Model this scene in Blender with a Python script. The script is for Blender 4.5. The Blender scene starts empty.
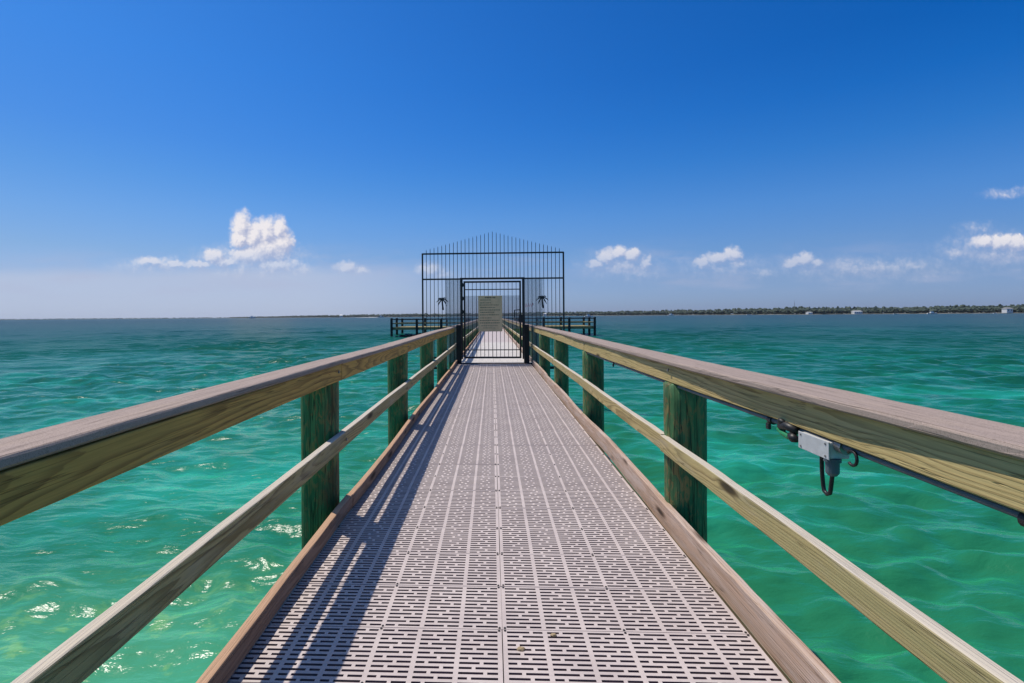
import bpy, bmesh, math, random
import numpy as np
from mathutils import Vector, Matrix, noise as mnoise

random.seed(7)
rng = np.random.default_rng(7)
PI = math.pi
R = math.radians
sc = bpy.context.scene
COL = sc.collection

CAM_H = 1.18          # eye height above the deck
CAM_X = -0.03
F = 511.0             # focal length in pixels of a 1024 px wide frame
WATER_Z = -0.97

YAW, ROLL = R(2.5), R(-.42)
CAM_ROT = Matrix.Rotation(YAW, 3, 'Z') @ Matrix.Rotation(R(90), 3, 'X') @ Matrix.Rotation(ROLL, 3, 'Z')
PPX, PPY = 492 - F*math.tan(YAW), 316.0
def bearing(px, py):
    d = CAM_ROT @ Vector(((px-PPX)/F, -(py-PPY)/F, -1)); return d.x/d.y, d.z/d.y
def hor(px): return 316 - .0073*(px-492)

# ------------------------------------------------------------------ helpers
class MB:
    """collects verts/faces of one mesh"""
    def __init__(self):
        self.v, self.f, self.n = [], [], 0
    def add(self, verts, faces):
        b = self.n
        self.v.extend([tuple(p) for p in verts])
        self.f.extend([tuple(i + b for i in q) for q in faces])
        self.n = len(self.v)
    def box(self, x0, x1, y0, y1, z0, z1):
        self.add([(x0,y0,z0),(x1,y0,z0),(x1,y1,z0),(x0,y1,z0),(x0,y0,z1),(x1,y0,z1),(x1,y1,z1),(x0,y1,z1)],
                 [(3,2,1,0),(4,5,6,7),(0,1,5,4),(1,2,6,5),(2,3,7,6),(3,0,4,7)])
    def cbox(self, x0, x1, y0, y1, z0, z1, c=0.003):
        """box with all edges chamfered"""
        bm = bmesh.new()
        bmesh.ops.create_cube(bm, size=1)
        for q in bm.verts:
            q.co = Vector(((x0+x1)/2 + q.co.x*(x1-x0), (y0+y1)/2 + q.co.y*(y1-y0), (z0+z1)/2 + q.co.z*(z1-z0)))
        bmesh.ops.bevel(bm, geom=bm.edges[:], offset=c, segments=2, profile=0.5, affect='EDGES')
        self.bm(bm)
    def bm(self, bm):
        bm.verts.index_update()
        self.add([q.co[:] for q in bm.verts], [[q.index for q in fc.verts] for fc in bm.faces])
        bm.free()
    def tube(self, pts, r, seg=10, cap=True):
        """round tube through points; r is a number or one per point"""
        pts = [Vector(p) for p in pts]
        n = len(pts)
        rr = r if hasattr(r, '__len__') else [r]*n
        vs, prev = [], None
        for i, p in enumerate(pts):
            t = (pts[min(i+1, n-1)] - pts[max(i-1, 0)]).normalized()
            a = prev if prev is not None else (Vector((1,0,0)) if abs(t.x) < .9 else Vector((0,1,0)))
            a = (a - t*a.dot(t)).normalized(); prev = a
            b = t.cross(a)
            for k in range(seg):
                w = 2*PI*k/seg
                vs.append(p + (a*math.cos(w) + b*math.sin(w))*rr[i])
        fs = [(i*seg+k, i*seg+(k+1)%seg, (i+1)*seg+(k+1)%seg, (i+1)*seg+k) for i in range(n-1) for k in range(seg)]
        if cap:
            fs.append(tuple(range(seg))[::-1]); fs.append(tuple((n-1)*seg+k for k in range(seg)))
        self.add(vs, fs)
    def prism(self, poly, y0, y1):
        """polygon in x,z extruded along y"""
        n = len(poly)
        self.add([(x, y0, z) for x, z in poly] + [(x, y1, z) for x, z in poly],
                 [tuple(range(n)), tuple(range(2*n-1, n-1, -1))] + [(k, k+n, (k+1)%n+n, (k+1)%n) for k in range(n)])
    def build(self, name, mat, parent=None, loc=(0,0,0), smooth=False):
        me = bpy.data.meshes.new(name)
        me.from_pydata(self.v, [], self.f); me.update()
        bm = bmesh.new(); bm.from_mesh(me)
        bmesh.ops.recalc_face_normals(bm, faces=bm.faces[:])
        bm.to_mesh(me); bm.free()
        if mat: me.materials.append(mat)
        if smooth:
            me.polygons.foreach_set('use_smooth', [True]*len(me.polygons))
        o = bpy.data.objects.new(name, me); COL.objects.link(o)
        o.location = loc
        if parent: o.parent = parent
        return o

def thing(name, label, cat, loc=(0,0,0), group=None):
    o = bpy.data.objects.new(name, None); COL.objects.link(o)
    o.location = loc; o.empty_display_size = .2
    o['label'] = label; o['category'] = cat
    if group: o['group'] = group
    return o
def tag(o, label=None, cat=None, group=None, kind=None):
    for k, v in (('label', label), ('category', cat), ('group', group), ('kind', kind)):
        if v: o[k] = v
    return o
def part(name, mb, mat, parent, smooth=False):
    """part whose verts are given in world coordinates: origin moves to its own middle"""
    a = np.array(mb.v); c = (a.min(0)+a.max(0))/2
    mb.v = [tuple(p) for p in (a-c)]
    return mb.build(name, mat, parent, tuple(Vector(c) - parent.location), smooth)

def board(mb, y0, y1, xa, xb, z0, z1, ch=.004, step=.12, wob=.0, seed=0, dx=None, dz=None, taper_ends=True):
    """sawn board lying along y, rounded edges, slight warp"""
    n = max(2, int((y1-y0)/step)+1)
    prof = []
    cs = [(xa+ch, z0), (xb-ch, z0), (xb, z0+ch), (xb, z1-ch), (xb-ch*.35, z1-ch*.35), (xb-ch, z1), (xa+ch, z1), (xa+ch*.35, z1-ch*.35), (xa, z1-ch), (xa, z0+ch)]
    m = len(cs); vs = []
    for i in range(n):
        y = y0 + (y1-y0)*i/(n-1)
        ox = wob*mnoise.noise(Vector((y*.55, seed*7.3, 1.7))) + wob*.35*mnoise.noise(Vector((y*2.1, seed*3.3, 9.7)))
        oz = wob*.6*mnoise.noise(Vector((y*.5, seed*5.1, 5.7)))
        if dx: ox += dx(y)
        if dz: oz += dz(y)
        for (x, z) in cs:
            e = .0012*mnoise.noise(Vector((y*9, x*40+seed, z*40)))
            vs.append((x+ox+e, y, z+oz+e))
    fs = [(i*m+k, i*m+(k+1)%m, (i+1)*m+(k+1)%m, (i+1)*m+k) for i in range(n-1) for k in range(m)]
    fs.append(tuple(range(m))[::-1]); fs.append(tuple((n-1)*m+k for k in range(m)))
    mb.add(vs, fs)

# ------------------------------------------------------------------ materials
class NT:
    def __init__(self, nt): self.t = nt
    def n(self, typ, **kw):
        o = self.t.nodes.new(typ)
        for k, v in kw.items(): setattr(o, k, v)
        return o
    def link(self, a, b): self.t.links.new(a, b)
    def val(self, sock, v):
        if hasattr(v, 'is_output') or hasattr(v, 'links'): self.link(v, sock)
        else: sock.default_value = v
    def math(self, op, a, b=None, c=None, clamp=False):
        o = self.n('ShaderNodeMath', operation=op); o.use_clamp = clamp
        self.val(o.inputs[0], a)
        if b is not None: self.val(o.inputs[1], b)
        if c is not None: self.val(o.inputs[2], c)
        return o.outputs[0]
    def vmath(self, op, a, b=None, scale=None):
        o = self.n('ShaderNodeVectorMath', operation=op)
        self.val(o.inputs[0], a)
        if b is not None: self.val(o.inputs[1], b)
        if scale is not None: self.val(o.inputs['Scale'], scale)
        return o.outputs['Value'] if op in ('LENGTH', 'DOT_PRODUCT', 'DISTANCE') else o.outputs['Vector']
    def mix(self, fac, a, b, blend='MIX'):
        o = self.n('ShaderNodeMix', data_type='RGBA', blend_type=blend)
        self.val(o.inputs['Factor'], fac)
        for s, v in ((o.inputs[6], a), (o.inputs[7], b)):
            if isinstance(v, tuple) and len(v) == 3: v = v + (1,)
            self.val(s, v)
        return o.outputs[2]
    def noise(self, vec, scale, detail=2, rough=.5, dist=0, col=False):
        o = self.n('ShaderNodeTexNoise')
        if vec is not None: self.link(vec, o.inputs['Vector'])
        o.inputs['Scale'].default_value = scale; o.inputs['Detail'].default_value = detail
        o.inputs['Roughness'].default_value = rough; o.inputs['Distortion'].default_value = dist
        return o.outputs['Color' if col else 'Fac']
    def ramp(self, fac, stops, interp='LINEAR'):
        o = self.n('ShaderNodeValToRGB'); self.link(fac, o.inputs[0])
        r = o.color_ramp; r.interpolation = interp
        while len(r.elements) < len(stops): r.elements.new(.5)
        for e, (p, c) in zip(r.elements, stops):
            e.position = p
            e.color = (c, c, c, 1) if not hasattr(c, '__len__') else (tuple(c)+(1,))[:4]
        return o.outputs[0]
    def smooth(self, v, a, b):
        o = self.n('ShaderNodeMapRange', interpolation_type='SMOOTHSTEP')
        self.val(o.inputs['Value'], v); o.inputs['From Min'].default_value = a; o.inputs['From Max'].default_value = b
        return o.outputs['Result']
    def scale(self, vec, s):
        return self.vmath('MULTIPLY', vec, s)

def new_mat(name):
    m = bpy.data.materials.new(name); m.use_nodes = True
    nt = m.node_tree; nt.nodes.clear()
    N = NT(nt)
    out = N.n('ShaderNodeOutputMaterial'); p = N.n('ShaderNodeBsdfPrincipled')
    N.link(p.outputs[0], out.inputs[0])
    return m, N, p, out

def bump(N, p, h, dist, strength=1.0):
    b = N.n('ShaderNodeBump'); b.inputs['Distance'].default_value = dist; b.inputs['Strength'].default_value = strength
    N.link(h, b.inputs['Height']); N.link(b.outputs[0], p.inputs['Normal'])
    return b

def obj_vec(N, spread=37.0):
    tc = N.n('ShaderNodeTexCoord'); oi = N.n('ShaderNodeObjectInfo')
    rnd = oi.outputs['Random']
    off = N.n('ShaderNodeCombineXYZ')
    N.link(N.math('MULTIPLY', rnd, spread*0.31), off.inputs[0])
    N.link(N.math('MULTIPLY', rnd, spread), off.inputs[1])
    N.link(N.math('MULTIPLY', rnd, spread*0.77), off.inputs[2])
    return tc.outputs['Object'], N.vmath('ADD', tc.outputs['Object'], off.outputs[0]), rnd

def wood_mat(name, early, late, weather, wamt=.3, ring=.0095, green=None, contrast=.85, rough=.75, knots=True, speck=.0, top=None):
    """flat-sawn softwood: growth rings cut lengthwise, knots, checks, weathering"""
    m, N, p, out = new_mat(name)
    ov, v, rnd = obj_vec(N)
    # slowly wandering pith so the faces show cathedral grain
    w1 = N.noise(N.scale(v, (1.5, .42, 1.5)), 1.0, 2, .5, col=True)
    w1 = N.vmath('SCALE', N.vmath('SUBTRACT', w1, (.5, .5, .5)), scale=.16)
    w2 = N.noise(N.scale(v, (30, 2.2, 30)), 1.0, 3, .55, col=True)
    w2 = N.vmath('SCALE', N.vmath('SUBTRACT', w2, (.5, .5, .5)), scale=.012)
    # knots bend the rings
    vo = N.n('ShaderNodeTexVoronoi'); vo.feature = 'F1'
    N.link(N.scale(v, (7.0, 1.55, 7.0)), vo.inputs['Vector']); vo.inputs['Scale'].default_value = 1.0
    kd = vo.outputs['Distance']
    kn_near = N.math('SUBTRACT', 1.0, N.smooth(kd, .04, .30))
    pos = N.vmath('ADD', N.vmath('ADD', ov, w1), w2)
    sep = N.n('ShaderNodeSeparateXYZ'); N.link(pos, sep.inputs[0])
    px = N.math('ADD', sep.outputs[0], N.math('MULTIPLY_ADD', rnd, .10, .015))
    pz = N.math('ADD', sep.outputs[2], N.math('MULTIPLY_ADD', N.math('FRACT', N.math('MULTIPLY', rnd, 13.7)), .12, -.06))
    rad = N.math('SQRT', N.math('ADD', N.math('MULTIPLY', px, px), N.math('MULTIPLY', pz, pz)))
    rad = N.math('ADD', rad, N.math('MULTIPLY', kn_near, .012))
    rad = N.math('ADD', rad, N.math('MULTIPLY', N.noise(N.scale(v, (9, .8, 9)), 1.0, 2, .5), .035))
    fr = N.math('FRACT', N.math('DIVIDE', rad, ring))
    lw = N.math('MULTIPLY', N.smooth(fr, .35, .92), N.math('SUBTRACT', 1.0, N.smooth(fr, .94, 1.0)))
    fine = N.noise(N.scale(v, (260, 5, 260)), 1.0, 3, .6)
    blotch = N.noise(N.scale(v, (6, 1.1, 6)), 1.0, 4, .6)
    col = N.mix(N.math('MULTIPLY', lw, contrast), early, late)
    col = N.mix(N.math('MULTIPLY', N.smooth(blotch, .42, .72), .55), col, green or late)
    col = N.mix(N.math('MULTIPLY', N.smooth(fine, .35, .75), .35), col, tuple(c*.45 for c in early))
    wz = N.noise(N.scale(v, (14, 1.6, 14)), 1.0, 5, .65)
    col = N.mix(N.math('MULTIPLY', N.smooth(wz, .62-wamt*.5, .85-wamt*.5), min(1, wamt*1.7)), col, weather)
    if knots:
        kcore = N.math('SUBTRACT', 1.0, N.smooth(kd, .06, .13))
        kedge = N.math('SUBTRACT', 1.0, N.smooth(kd, .09, .20))
        kcol = N.mix(kcore, tuple(c*.45 for c in late), (.018, .012, .007))
        gate = N.n('ShaderNodeSeparateColor'); N.link(vo.outputs['Color'], gate.inputs[0])
        on = N.smooth(gate.outputs[0], .35, .40)
        col = N.mix(N.math('MULTIPLY', N.math('MULTIPLY', kedge, on), .9), col, kcol)
    # drying checks: thin dark lines along the grain
    ck = N.noise(N.scale(v, (55, .9, 55)), 1.0, 2, .5)
    ckm = N.math('SUBTRACT', 1.0, N.smooth(N.math('ABSOLUTE', N.math('SUBTRACT', ck, .5)), .0, .018))
    col = N.mix(N.math('MULTIPLY', ckm, .5), col, tuple(c*.22 for c in late))
    if speck:
        sp = N.noise(v, 420, 2, .7)
        col = N.mix(N.math('MULTIPLY', N.smooth(sp, .5, .72), speck), col, tuple(c*.35 for c in weather))
        sp2 = N.noise(v, 300, 2, .7)
        col = N.mix(N.math('MULTIPLY', N.smooth(sp2, .55, .75), speck*.6), col, tuple(min(.8, c*1.45) for c in weather))
    if top:      # upward faces paler: bleached mid rail, painted sunlit top on the left kerb
        gn = N.n('ShaderNodeNewGeometry'); sn = N.n('ShaderNodeSeparateXYZ'); N.link(gn.outputs['Normal'], sn.inputs[0])
        col = N.mix(N.math('MULTIPLY', N.smooth(sn.outputs[2], .3, .9), N.math('MULTIPLY_ADD', wz, .5, .5)), col, top)
    N.link(col, p.inputs['Base Color'])
    p.inputs['Roughness'].default_value = rough
    p.inputs['Specular IOR Level'].default_value = .25
    h = N.math('ADD', N.math('MULTIPLY', fine, .6), N.math('MULTIPLY', lw, .5))
    h = N.math('SUBTRACT', h, N.math('MULTIPLY', ckm, .9))
    bump(N, p, h, .0016, .8)
    return m

M = {}
M['cap'] = wood_mat('weathered_cap_wood', (.45,.345,.275), (.32,.24,.19), (.38,.295,.25), wamt=.75, contrast=.35, green=(.30,.24,.215), knots=False, speck=.9, rough=.85)
M['fascia'] = wood_mat('treated_pine_olive', (.60,.46,.205), (.27,.18,.07), (.52,.44,.29), wamt=.18, green=(.37,.31,.11), contrast=.62)
M['amber'] = wood_mat('treated_pine_amber', (.70,.40,.10), (.27,.13,.035), (.54,.38,.18), wamt=.15, green=(.44,.28,.07), contrast=.75)
M['midrail'] = wood_mat('treated_pine_pale', (.54,.42,.185), (.23,.16,.06), (.48,.41,.30), wamt=.30, green=(.34,.33,.16), contrast=.8, top=(.62,.56,.50))
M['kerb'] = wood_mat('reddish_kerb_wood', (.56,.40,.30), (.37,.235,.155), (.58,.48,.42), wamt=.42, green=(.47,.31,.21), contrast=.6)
M['kerbshade'] = wood_mat('brown_shaded_kerb_wood', (.34,.22,.15), (.19,.11,.07), (.36,.27,.21), wamt=.3, green=(.27,.15,.09), contrast=.6, top=(.56,.34,.20))  # left kerb: shade painted into the darker body, sunlight into the top
M['beam'] = wood_mat('dark_treated_beam', (.10,.08,.045), (.05,.038,.02), (.08,.07,.05), wamt=.3)
M['dockwood'] = wood_mat('dock_wood', (.38,.31,.13), (.22,.16,.06), (.34,.30,.2), wamt=.3)

def piling_mat():
    m, N, p, out = new_mat('treated_piling')
    ov, v, rnd = obj_vec(N)
    st = N.noise(N.scale(v, (22, 22, 2.2)), 1.0, 4, .6)
    mot = N.noise(N.scale(v, (34, 34, 11)), 1.0, 3, .6, 1.2)
    big = N.noise(N.scale(v, (5, 5, 2.5)), 1.0, 3, .5)
    col = N.mix(N.smooth(st, .35, .68), (.038,.165,.062), (.11,.24,.09))
    col = N.mix(N.math('MULTIPLY', N.smooth(mot, .48, .60), .9), col, (.26,.21,.075))
    col = N.mix(N.math('MULTIPLY', N.smooth(big, .48, .68), .55), col, (.028,.024,.012))
    ck = N.noise(N.scale(v, (60, 60, 1.4)), 1.0, 2, .5)
    ckm = N.math('SUBTRACT', 1.0, N.smooth(N.math('ABSOLUTE', N.math('SUBTRACT', ck, .5)), 0, .03))
    col = N.mix(N.math('MULTIPLY', ckm, .75), col, (.012,.014,.006))
    N.link(col, p.inputs['Base Color']); p.inputs['Roughness'].default_value = .6
    p.inputs['Specular IOR Level'].default_value = .35
    bump(N, p, N.math('SUBTRACT', N.math('ADD', st, N.math('MULTIPLY', mot, .6)), N.math('MULTIPLY', ckm, .6)), .006, .9)
    return m
M['piling'] = piling_mat()

def grating_mat():
    m, N, p, out = new_mat('moulded_grating_plastic')
    ov, v, rnd = obj_vec(N)
    d1 = N.noise(v, 5.0, 5, .65); d2 = N.noise(v, 90, 3, .6); d3 = N.noise(v, 900, 2, .6)
    col = N.mix(N.smooth(d1, .3, .7), (.61,.52,.485), (.51,.43,.405))
    col = N.mix(N.math('MULTIPLY', N.smooth(d2, .5, .78), .35), col, (.36,.31,.29))
    col = N.mix(N.math('MULTIPLY', N.smooth(d3, .5, .75), .22), col, (.30,.26,.25))
    col = N.mix(N.math('MULTIPLY', rnd, .12), col, (.45,.37,.34))
    N.link(col, p.inputs['Base Color']); p.inputs['Roughness'].default_value = .55
    p.inputs['Specular IOR Level'].default_value = .35
    bump(N, p, d3, .0006, .6)
    return m
M['grating'] = grating_mat()

def plain_mat(name, col, rough=.5, metal=0.0, var=.25, scale=30, bumpd=.0006, spec=.5):
    m, N, p, out = new_mat(name)
    ov, v, rnd = obj_vec(N)
    a = N.noise(v, scale, 4, .6)
    c = N.mix(N.smooth(a, .3, .75), col, tuple(x*(1-var) for x in col))
    N.link(c, p.inputs['Base Color']); p.inputs['Metallic'].default_value = metal
    r = N.math('MULTIPLY_ADD', a, .25, rough-.12); N.link(r, p.inputs['Roughness'])
    p.inputs['Specular IOR Level'].default_value = spec
    bump(N, p, N.noise(v, scale*6, 3, .6), bumpd, .6)
    return m
M['slotshade'] = plain_mat('brown_slot_shade', (.27,.18,.18), .85, var=.4)  # shade inside the slots, painted as a darker wall colour
M['black'] = plain_mat('black_powder_coat', (.012,.012,.014), .42)
M['rubber'] = plain_mat('black_rubber', (.015,.015,.015), .5)
M['blackpost'] = plain_mat('tarred_black_timber', (.010,.011,.009), .7, var=.5)
M['greypvc'] = plain_mat('grey_conduit', (.09,.13,.15), .45, var=.2)
M['greybox'] = plain_mat('weathered_grey_box', (.56,.57,.57), .45, var=.18)
M['greencable'] = plain_mat('green_cable_jacket', (.02,.26,.09), .4)
M['steel'] = plain_mat('dull_steel', (.30,.29,.28), .45, metal=.8)
M['screw'] = plain_mat('dark_screw_heads', (.03,.027,.025), .5)
M['threshold'] = wood_mat('pale_threshold', (.62,.58,.55), (.5,.46,.43), (.6,.56,.53), wamt=.6, contrast=.3, knots=False)
M['sign'] = plain_mat('faded_cream_sign', (.97,.64,.35), .55, var=.15, scale=7)
M['signtext'] = plain_mat('faded_brown_print', (.05,.04,.025), .6)
M['redpaint'] = plain_mat('faded_red_paint', (.85,.22,.28), .6)
M['pebble'] = plain_mat('tan_shell', (.42,.31,.17), .7, var=.4, scale=120)
M['white'] = plain_mat('white_paint', (.78,.78,.76), .45, var=.08)
M['roof'] = plain_mat('grey_roof', (.30,.30,.30), .8)
M['glass'] = plain_mat('dark_window', (.03,.04,.05), .15)
M['darkdock'] = plain_mat('dark_wet_piling', (.016,.018,.014), .6, var=.4)

def screen_mat():
    """fine expanded-metal screen: diamond holes cut procedurally"""
    m, N, p, out = new_mat('expanded_metal_screen')
    tc = N.n('ShaderNodeTexCoord'); sp = N.n('ShaderNodeSeparateXYZ'); N.link(tc.outputs['Object'], sp.inputs[0])
    a = N.math('FRACT', N.math('MULTIPLY', N.math('ADD', sp.outputs[0], sp.outputs[2]), 62.0))
    b = N.math('FRACT', N.math('MULTIPLY', N.math('SUBTRACT', sp.outputs[0], sp.outputs[2]), 62.0))
    wa = N.math('LESS_THAN', a, .27); wb = N.math('LESS_THAN', b, .27)
    al = N.math('MAXIMUM', wa, wb)
    p.inputs['Base Color'].default_value = (.38,.37,.40,1); p.inputs['Roughness'].default_value = .5
    N.link(al, p.inputs['Alpha'])
    return m
M['screen'] = screen_mat()

def water_mat():
    m, N, p, out = new_mat('sea_water')
    tc = N.n('ShaderNodeTexCoord'); P = tc.outputs['Object']
    sep = N.n('ShaderNodeSeparateXYZ'); N.link(P, sep.inputs[0])
    y = sep.outputs[1]
    dist = N.vmath('LENGTH', P)
    # depth of the bottom grows away from the beach: emerald shallows -> teal -> blue channel
    wn = N.noise(P, .05, 3, .5)
    lg = N.math('LOGARITHM', N.math('MAXIMUM', dist, 1.0), 10.0)
    lg = N.math('ADD', lg, N.math('MULTIPLY', N.math('SUBTRACT', wn, .5), .5))
    dep = N.math('DIVIDE', lg, 3.0)
    col = N.ramp(dep, [(0.0,(.016,.225,.125)), (.25,(.012,.205,.120)), (.40,(.006,.148,.100)), (.52,(.005,.108,.097)), (.66,(.006,.070,.082)), (.85,(.006,.042,.056))])
    col = N.mix(1.0, col, (1.25, .84, .66), 'MULTIPLY')
    # sand and weed patches on the bottom
    pn = N.noise(N.vmath('ADD', P, N.vmath('SCALE', N.noise(P, .7, 2, .5, col=True), scale=1.4)), .36, 4, .55)
    near = N.math('SUBTRACT', 1.0, N.smooth(dist, 8, 45))
    col = N.mix(N.math('MULTIPLY', N.math('MULTIPLY', N.smooth(pn, .50, .70), near), .65), col, (.014,.31,.20))
    col = N.mix(N.math('MULTIPLY', N.math('MULTIPLY', N.math('SUBTRACT', 1.0, N.smooth(pn, .30, .46)), near), .45), col, (.002,.135,.082))
    # darker mottles painted into the body colour for light and dark wave faces
    wave_mot = N.noise(N.scale(P, (.42, .80, 1)), 1.0, 5, .62, .6)
    col = N.mix(N.math('MULTIPLY', N.smooth(wave_mot, .50, .70), .20), col, N.mix(1.0, col, (.50,.58,.62), 'MULTIPLY'))
    wave_mot2 = N.noise(N.scale(P, (.10, .16, 1)), 1.0, 5, .6, .5)
    col = N.mix(N.math('MULTIPLY', N.smooth(wave_mot2, .50, .68), .22), col, N.mix(1.0, col, (.60,.62,.68), 'MULTIPLY'))
    # a pale sand bar close to the left side with mottled stones
    dv = N.vmath('SUBTRACT', P, (-2.6, 2.3, WATER_Z))
    bar = N.math('SUBTRACT', 1.0, N.smooth(N.vmath('LENGTH', N.scale(dv, (.30, .36, 0))), .25, 1.0))
    mt = N.noise(P, 4.2, 5, .62, .3)
    col = N.mix(N.math('MULTIPLY', bar, .75), col, (.075,.34,.18))
    col = N.mix(N.math('MULTIPLY', N.math('MULTIPLY', bar, N.smooth(mt, .52, .66)), .70), col, (.19,.42,.13))
    # flecks of foam on the tops of a few small waves
    fo = N.n('ShaderNodeTexVoronoi'); fo.inputs['Scale'].default_value = .22
    N.link(N.scale(P, (1, .55, 1)), fo.inputs['Vector'])
    fo_n = N.noise(P, 3.0, 4, .7)
    fd = N.math('ADD', fo.outputs['Distance'], N.math('MULTIPLY', N.math('SUBTRACT', fo_n, .5), .10))
    gate = N.n('ShaderNodeSeparateColor'); N.link(fo.outputs['Color'], gate.inputs[0])
    foam = N.math('MULTIPLY', N.math('SUBTRACT', 1.0, N.smooth(fd, .008, .02)), N.smooth(gate.outputs[0], .70, .72))
    foam = N.math('MULTIPLY', foam, N.smooth(y, 9, 14))
    col = N.mix(foam, col, (.8,.83,.82))
    # capillary ripples on top of the modelled waves
    rv = N.vmath('ADD', P, N.vmath('SCALE', N.noise(P, 1.1, 2, .5, col=True), scale=.35))
    r1 = N.noise(N.scale(rv, (1.5, 3.0, 1)), 1.0, 5, .5)
    r2 = N.noise(N.scale(rv, (5, 12, 1)), 1.0, 4, .55)
    r3 = N.noise(N.scale(P, (.30, .9, 1)), 1.0, 4, .6)
    h = N.math('ADD', N.math('MULTIPLY', r1, .066), N.math('MULTIPLY', r2, .013))
    h = N.math('ADD', h, N.math('MULTIPLY', r3, .14))
    # body colour of the water under a surface whose mirror is limited by wave slope
    m.node_tree.nodes.remove(p)
    bp = N.n('ShaderNodeBump'); bp.inputs['Distance'].default_value = 1.0; bp.inputs['Strength'].default_value = .9
    N.link(h, bp.inputs['Height'])
    df = N.n('ShaderNodeBsdfDiffuse'); N.link(col, df.inputs['Color']); # light scattered back from inside the water hardly depends on the tilt of the surface
    shr = N.math('MULTIPLY_ADD', N.smooth(lg, .7, 1.4), .22, .74)
    up = N.n('ShaderNodeCombineXYZ'); N.link(N.math('SUBTRACT', 1.0, shr), up.inputs[2])
    nrm = N.vmath('NORMALIZE', N.vmath('ADD', N.vmath('SCALE', bp.outputs[0], scale=shr), up.outputs[0]))
    N.link(nrm, df.inputs['Normal'])
    # the skin of the water: only a mirror (no colour of its own), weaker far out where wave slopes hide it
    gl = N.n('ShaderNodeBsdfPrincipled'); gl.inputs['Base Color'].default_value = (0, 0, 0, 1); gl.inputs['IOR'].default_value = 1.33
    N.link(bp.outputs[0], gl.inputs['Normal'])
    N.link(N.math('MULTIPLY_ADD', N.smooth(dist, 6, 60), .10, .15), gl.inputs['Roughness'])
    N.link(N.math('MULTIPLY_ADD', N.smooth(lg, .8, 1.65), -.385, .40), gl.inputs['Specular IOR Level'])
    mx = N.n('ShaderNodeAddShader'); N.link(df.outputs[0], mx.inputs[0]); N.link(gl.outputs[0], mx.inputs[1])
    N.link(mx.outputs[0], out.inputs[0])
    return m
M['water'] = water_mat()

def leaf_mat():
    m, N, p, out = new_mat('far_foliage')
    tc = N.n('ShaderNodeTexCoord')
    a = N.noise(tc.outputs['Object'], .035, 4, .6); b = N.noise(tc.outputs['Object'], .4, 3, .6)
    col = N.mix(N.smooth(a, .35, .65), (.022,.046,.030), (.045,.066,.036))
    col = N.mix(N.math('MULTIPLY', N.smooth(b, .45, .7), .5), col, (.018,.032,.018))
    N.link(col, p.inputs['Base Color']); p.inputs['Roughness'].default_value = .8
    return m
M['leaf'] = leaf_mat()
M['sand'] = plain_mat('beach_sand', (.15,.15,.13), .9, var=.4, scale=.02, bumpd=.05)

# ------------------------------------------------------------------ sea
def make_sea():
    # polar sheet round the pier head of the view, fine where the photo looks, out to the far shore and beyond
    rad = [0.25]
    while rad[-1] < 4600:
        r = rad[-1]; rad.append(r + max(.05, r*.0125) if r < 7 else r + max(.0875, r*.0062) if r < 160 else r*1.012 if r < 700 else r*1.06)
    rad = np.array(rad)
    fr = np.radians(np.arange(-66, 66.01, .42)); bk = np.radians(np.arange(72, 289, 6.0))
    ang = np.concatenate([fr, bk])
    Rr, A = np.meshgrid(rad, ang, indexing='ij')
    X, Y = Rr*np.sin(A), Rr*np.cos(A)
    Z = np.zeros_like(X)
    sp = np.where(Rr < 7, np.maximum(.05, Rr*.0125), np.where(Rr < 160, np.maximum(.0875, Rr*.0066), Rr*.013))
    g = np.random.default_rng(11)
    L = np.exp(g.uniform(math.log(.30), math.log(4.5), 110))
    th = R(78) + g.normal(0, R(36), 110)
    ph = g.uniform(0, 2*PI, 110)
    wx = .35*np.sin(X*.31+1.3)+.3*np.sin(Y*.23-.4)
    grp = .75+.45*np.sin(X*.21+.5*np.sin(Y*.13))*np.sin(Y*.17+1.1)
    for l, t, f in zip(L, th, ph):
        k = 2*PI/l
        a = .0105*l**.85/ (1+ (l/2.2)**2)*(1+.9*np.clip((Rr-14)/25, 0, 1))
        fall = np.clip((l/sp-2.5)/3.0, 0, 1)
        q = np.sin(k*(X*math.cos(t)+Y*math.sin(t)) + f + wx*k*.25)
        Z += a*fall*grp*(q*.75 + .25*(1-2*np.abs(q)))
    V = np.stack([X, Y, Z], -1).reshape(-1, 3)
    nr, na = X.shape
    i = np.arange(nr-1)[:, None]*na; j = np.arange(na); j2 = (j+1) % na
    Fq = np.stack([i+j, i+j2, i+na+j2, i+na+j], -1).reshape(-1, 4)
    me = bpy.data.meshes.new('water')
    me.vertices.add(len(V)+1); me.vertices.foreach_set('co', np.vstack([V, [[0,0,0]]]).astype(np.float32).ravel())
    tri = np.stack([np.full(na, len(V)), j2, j], -1)
    lv = np.concatenate([Fq.ravel(), tri.ravel()])
    me.loops.add(len(lv)); me.loops.foreach_set('vertex_index', lv.astype(np.int32))
    ls = np.concatenate([np.arange(len(Fq))*4, len(Fq)*4+np.arange(na)*3])
    me.polygons.add(len(ls)); me.polygons.foreach_set('loop_start', ls.astype(np.int32))
    me.update(calc_edges=True); me.validate()
    bm = bmesh.new(); bm.from_mesh(me); bmesh.ops.recalc_face_normals(bm, faces=bm.faces[:])
    if sum(f.normal.z for f in list(bm.faces)[:200]) < 0: bmesh.ops.reverse_faces(bm, faces=bm.faces[:])
    bm.to_mesh(me); bm.free()
    me.polygons.foreach_set('use_smooth', [True]*len(me.polygons))
    me.materials.append(M['water'])
    o = bpy.data.objects.new('water', me); COL.objects.link(o); o.location = (0, 0, WATER_Z)
    o['kind'] = 'structure'
make_sea()

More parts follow.
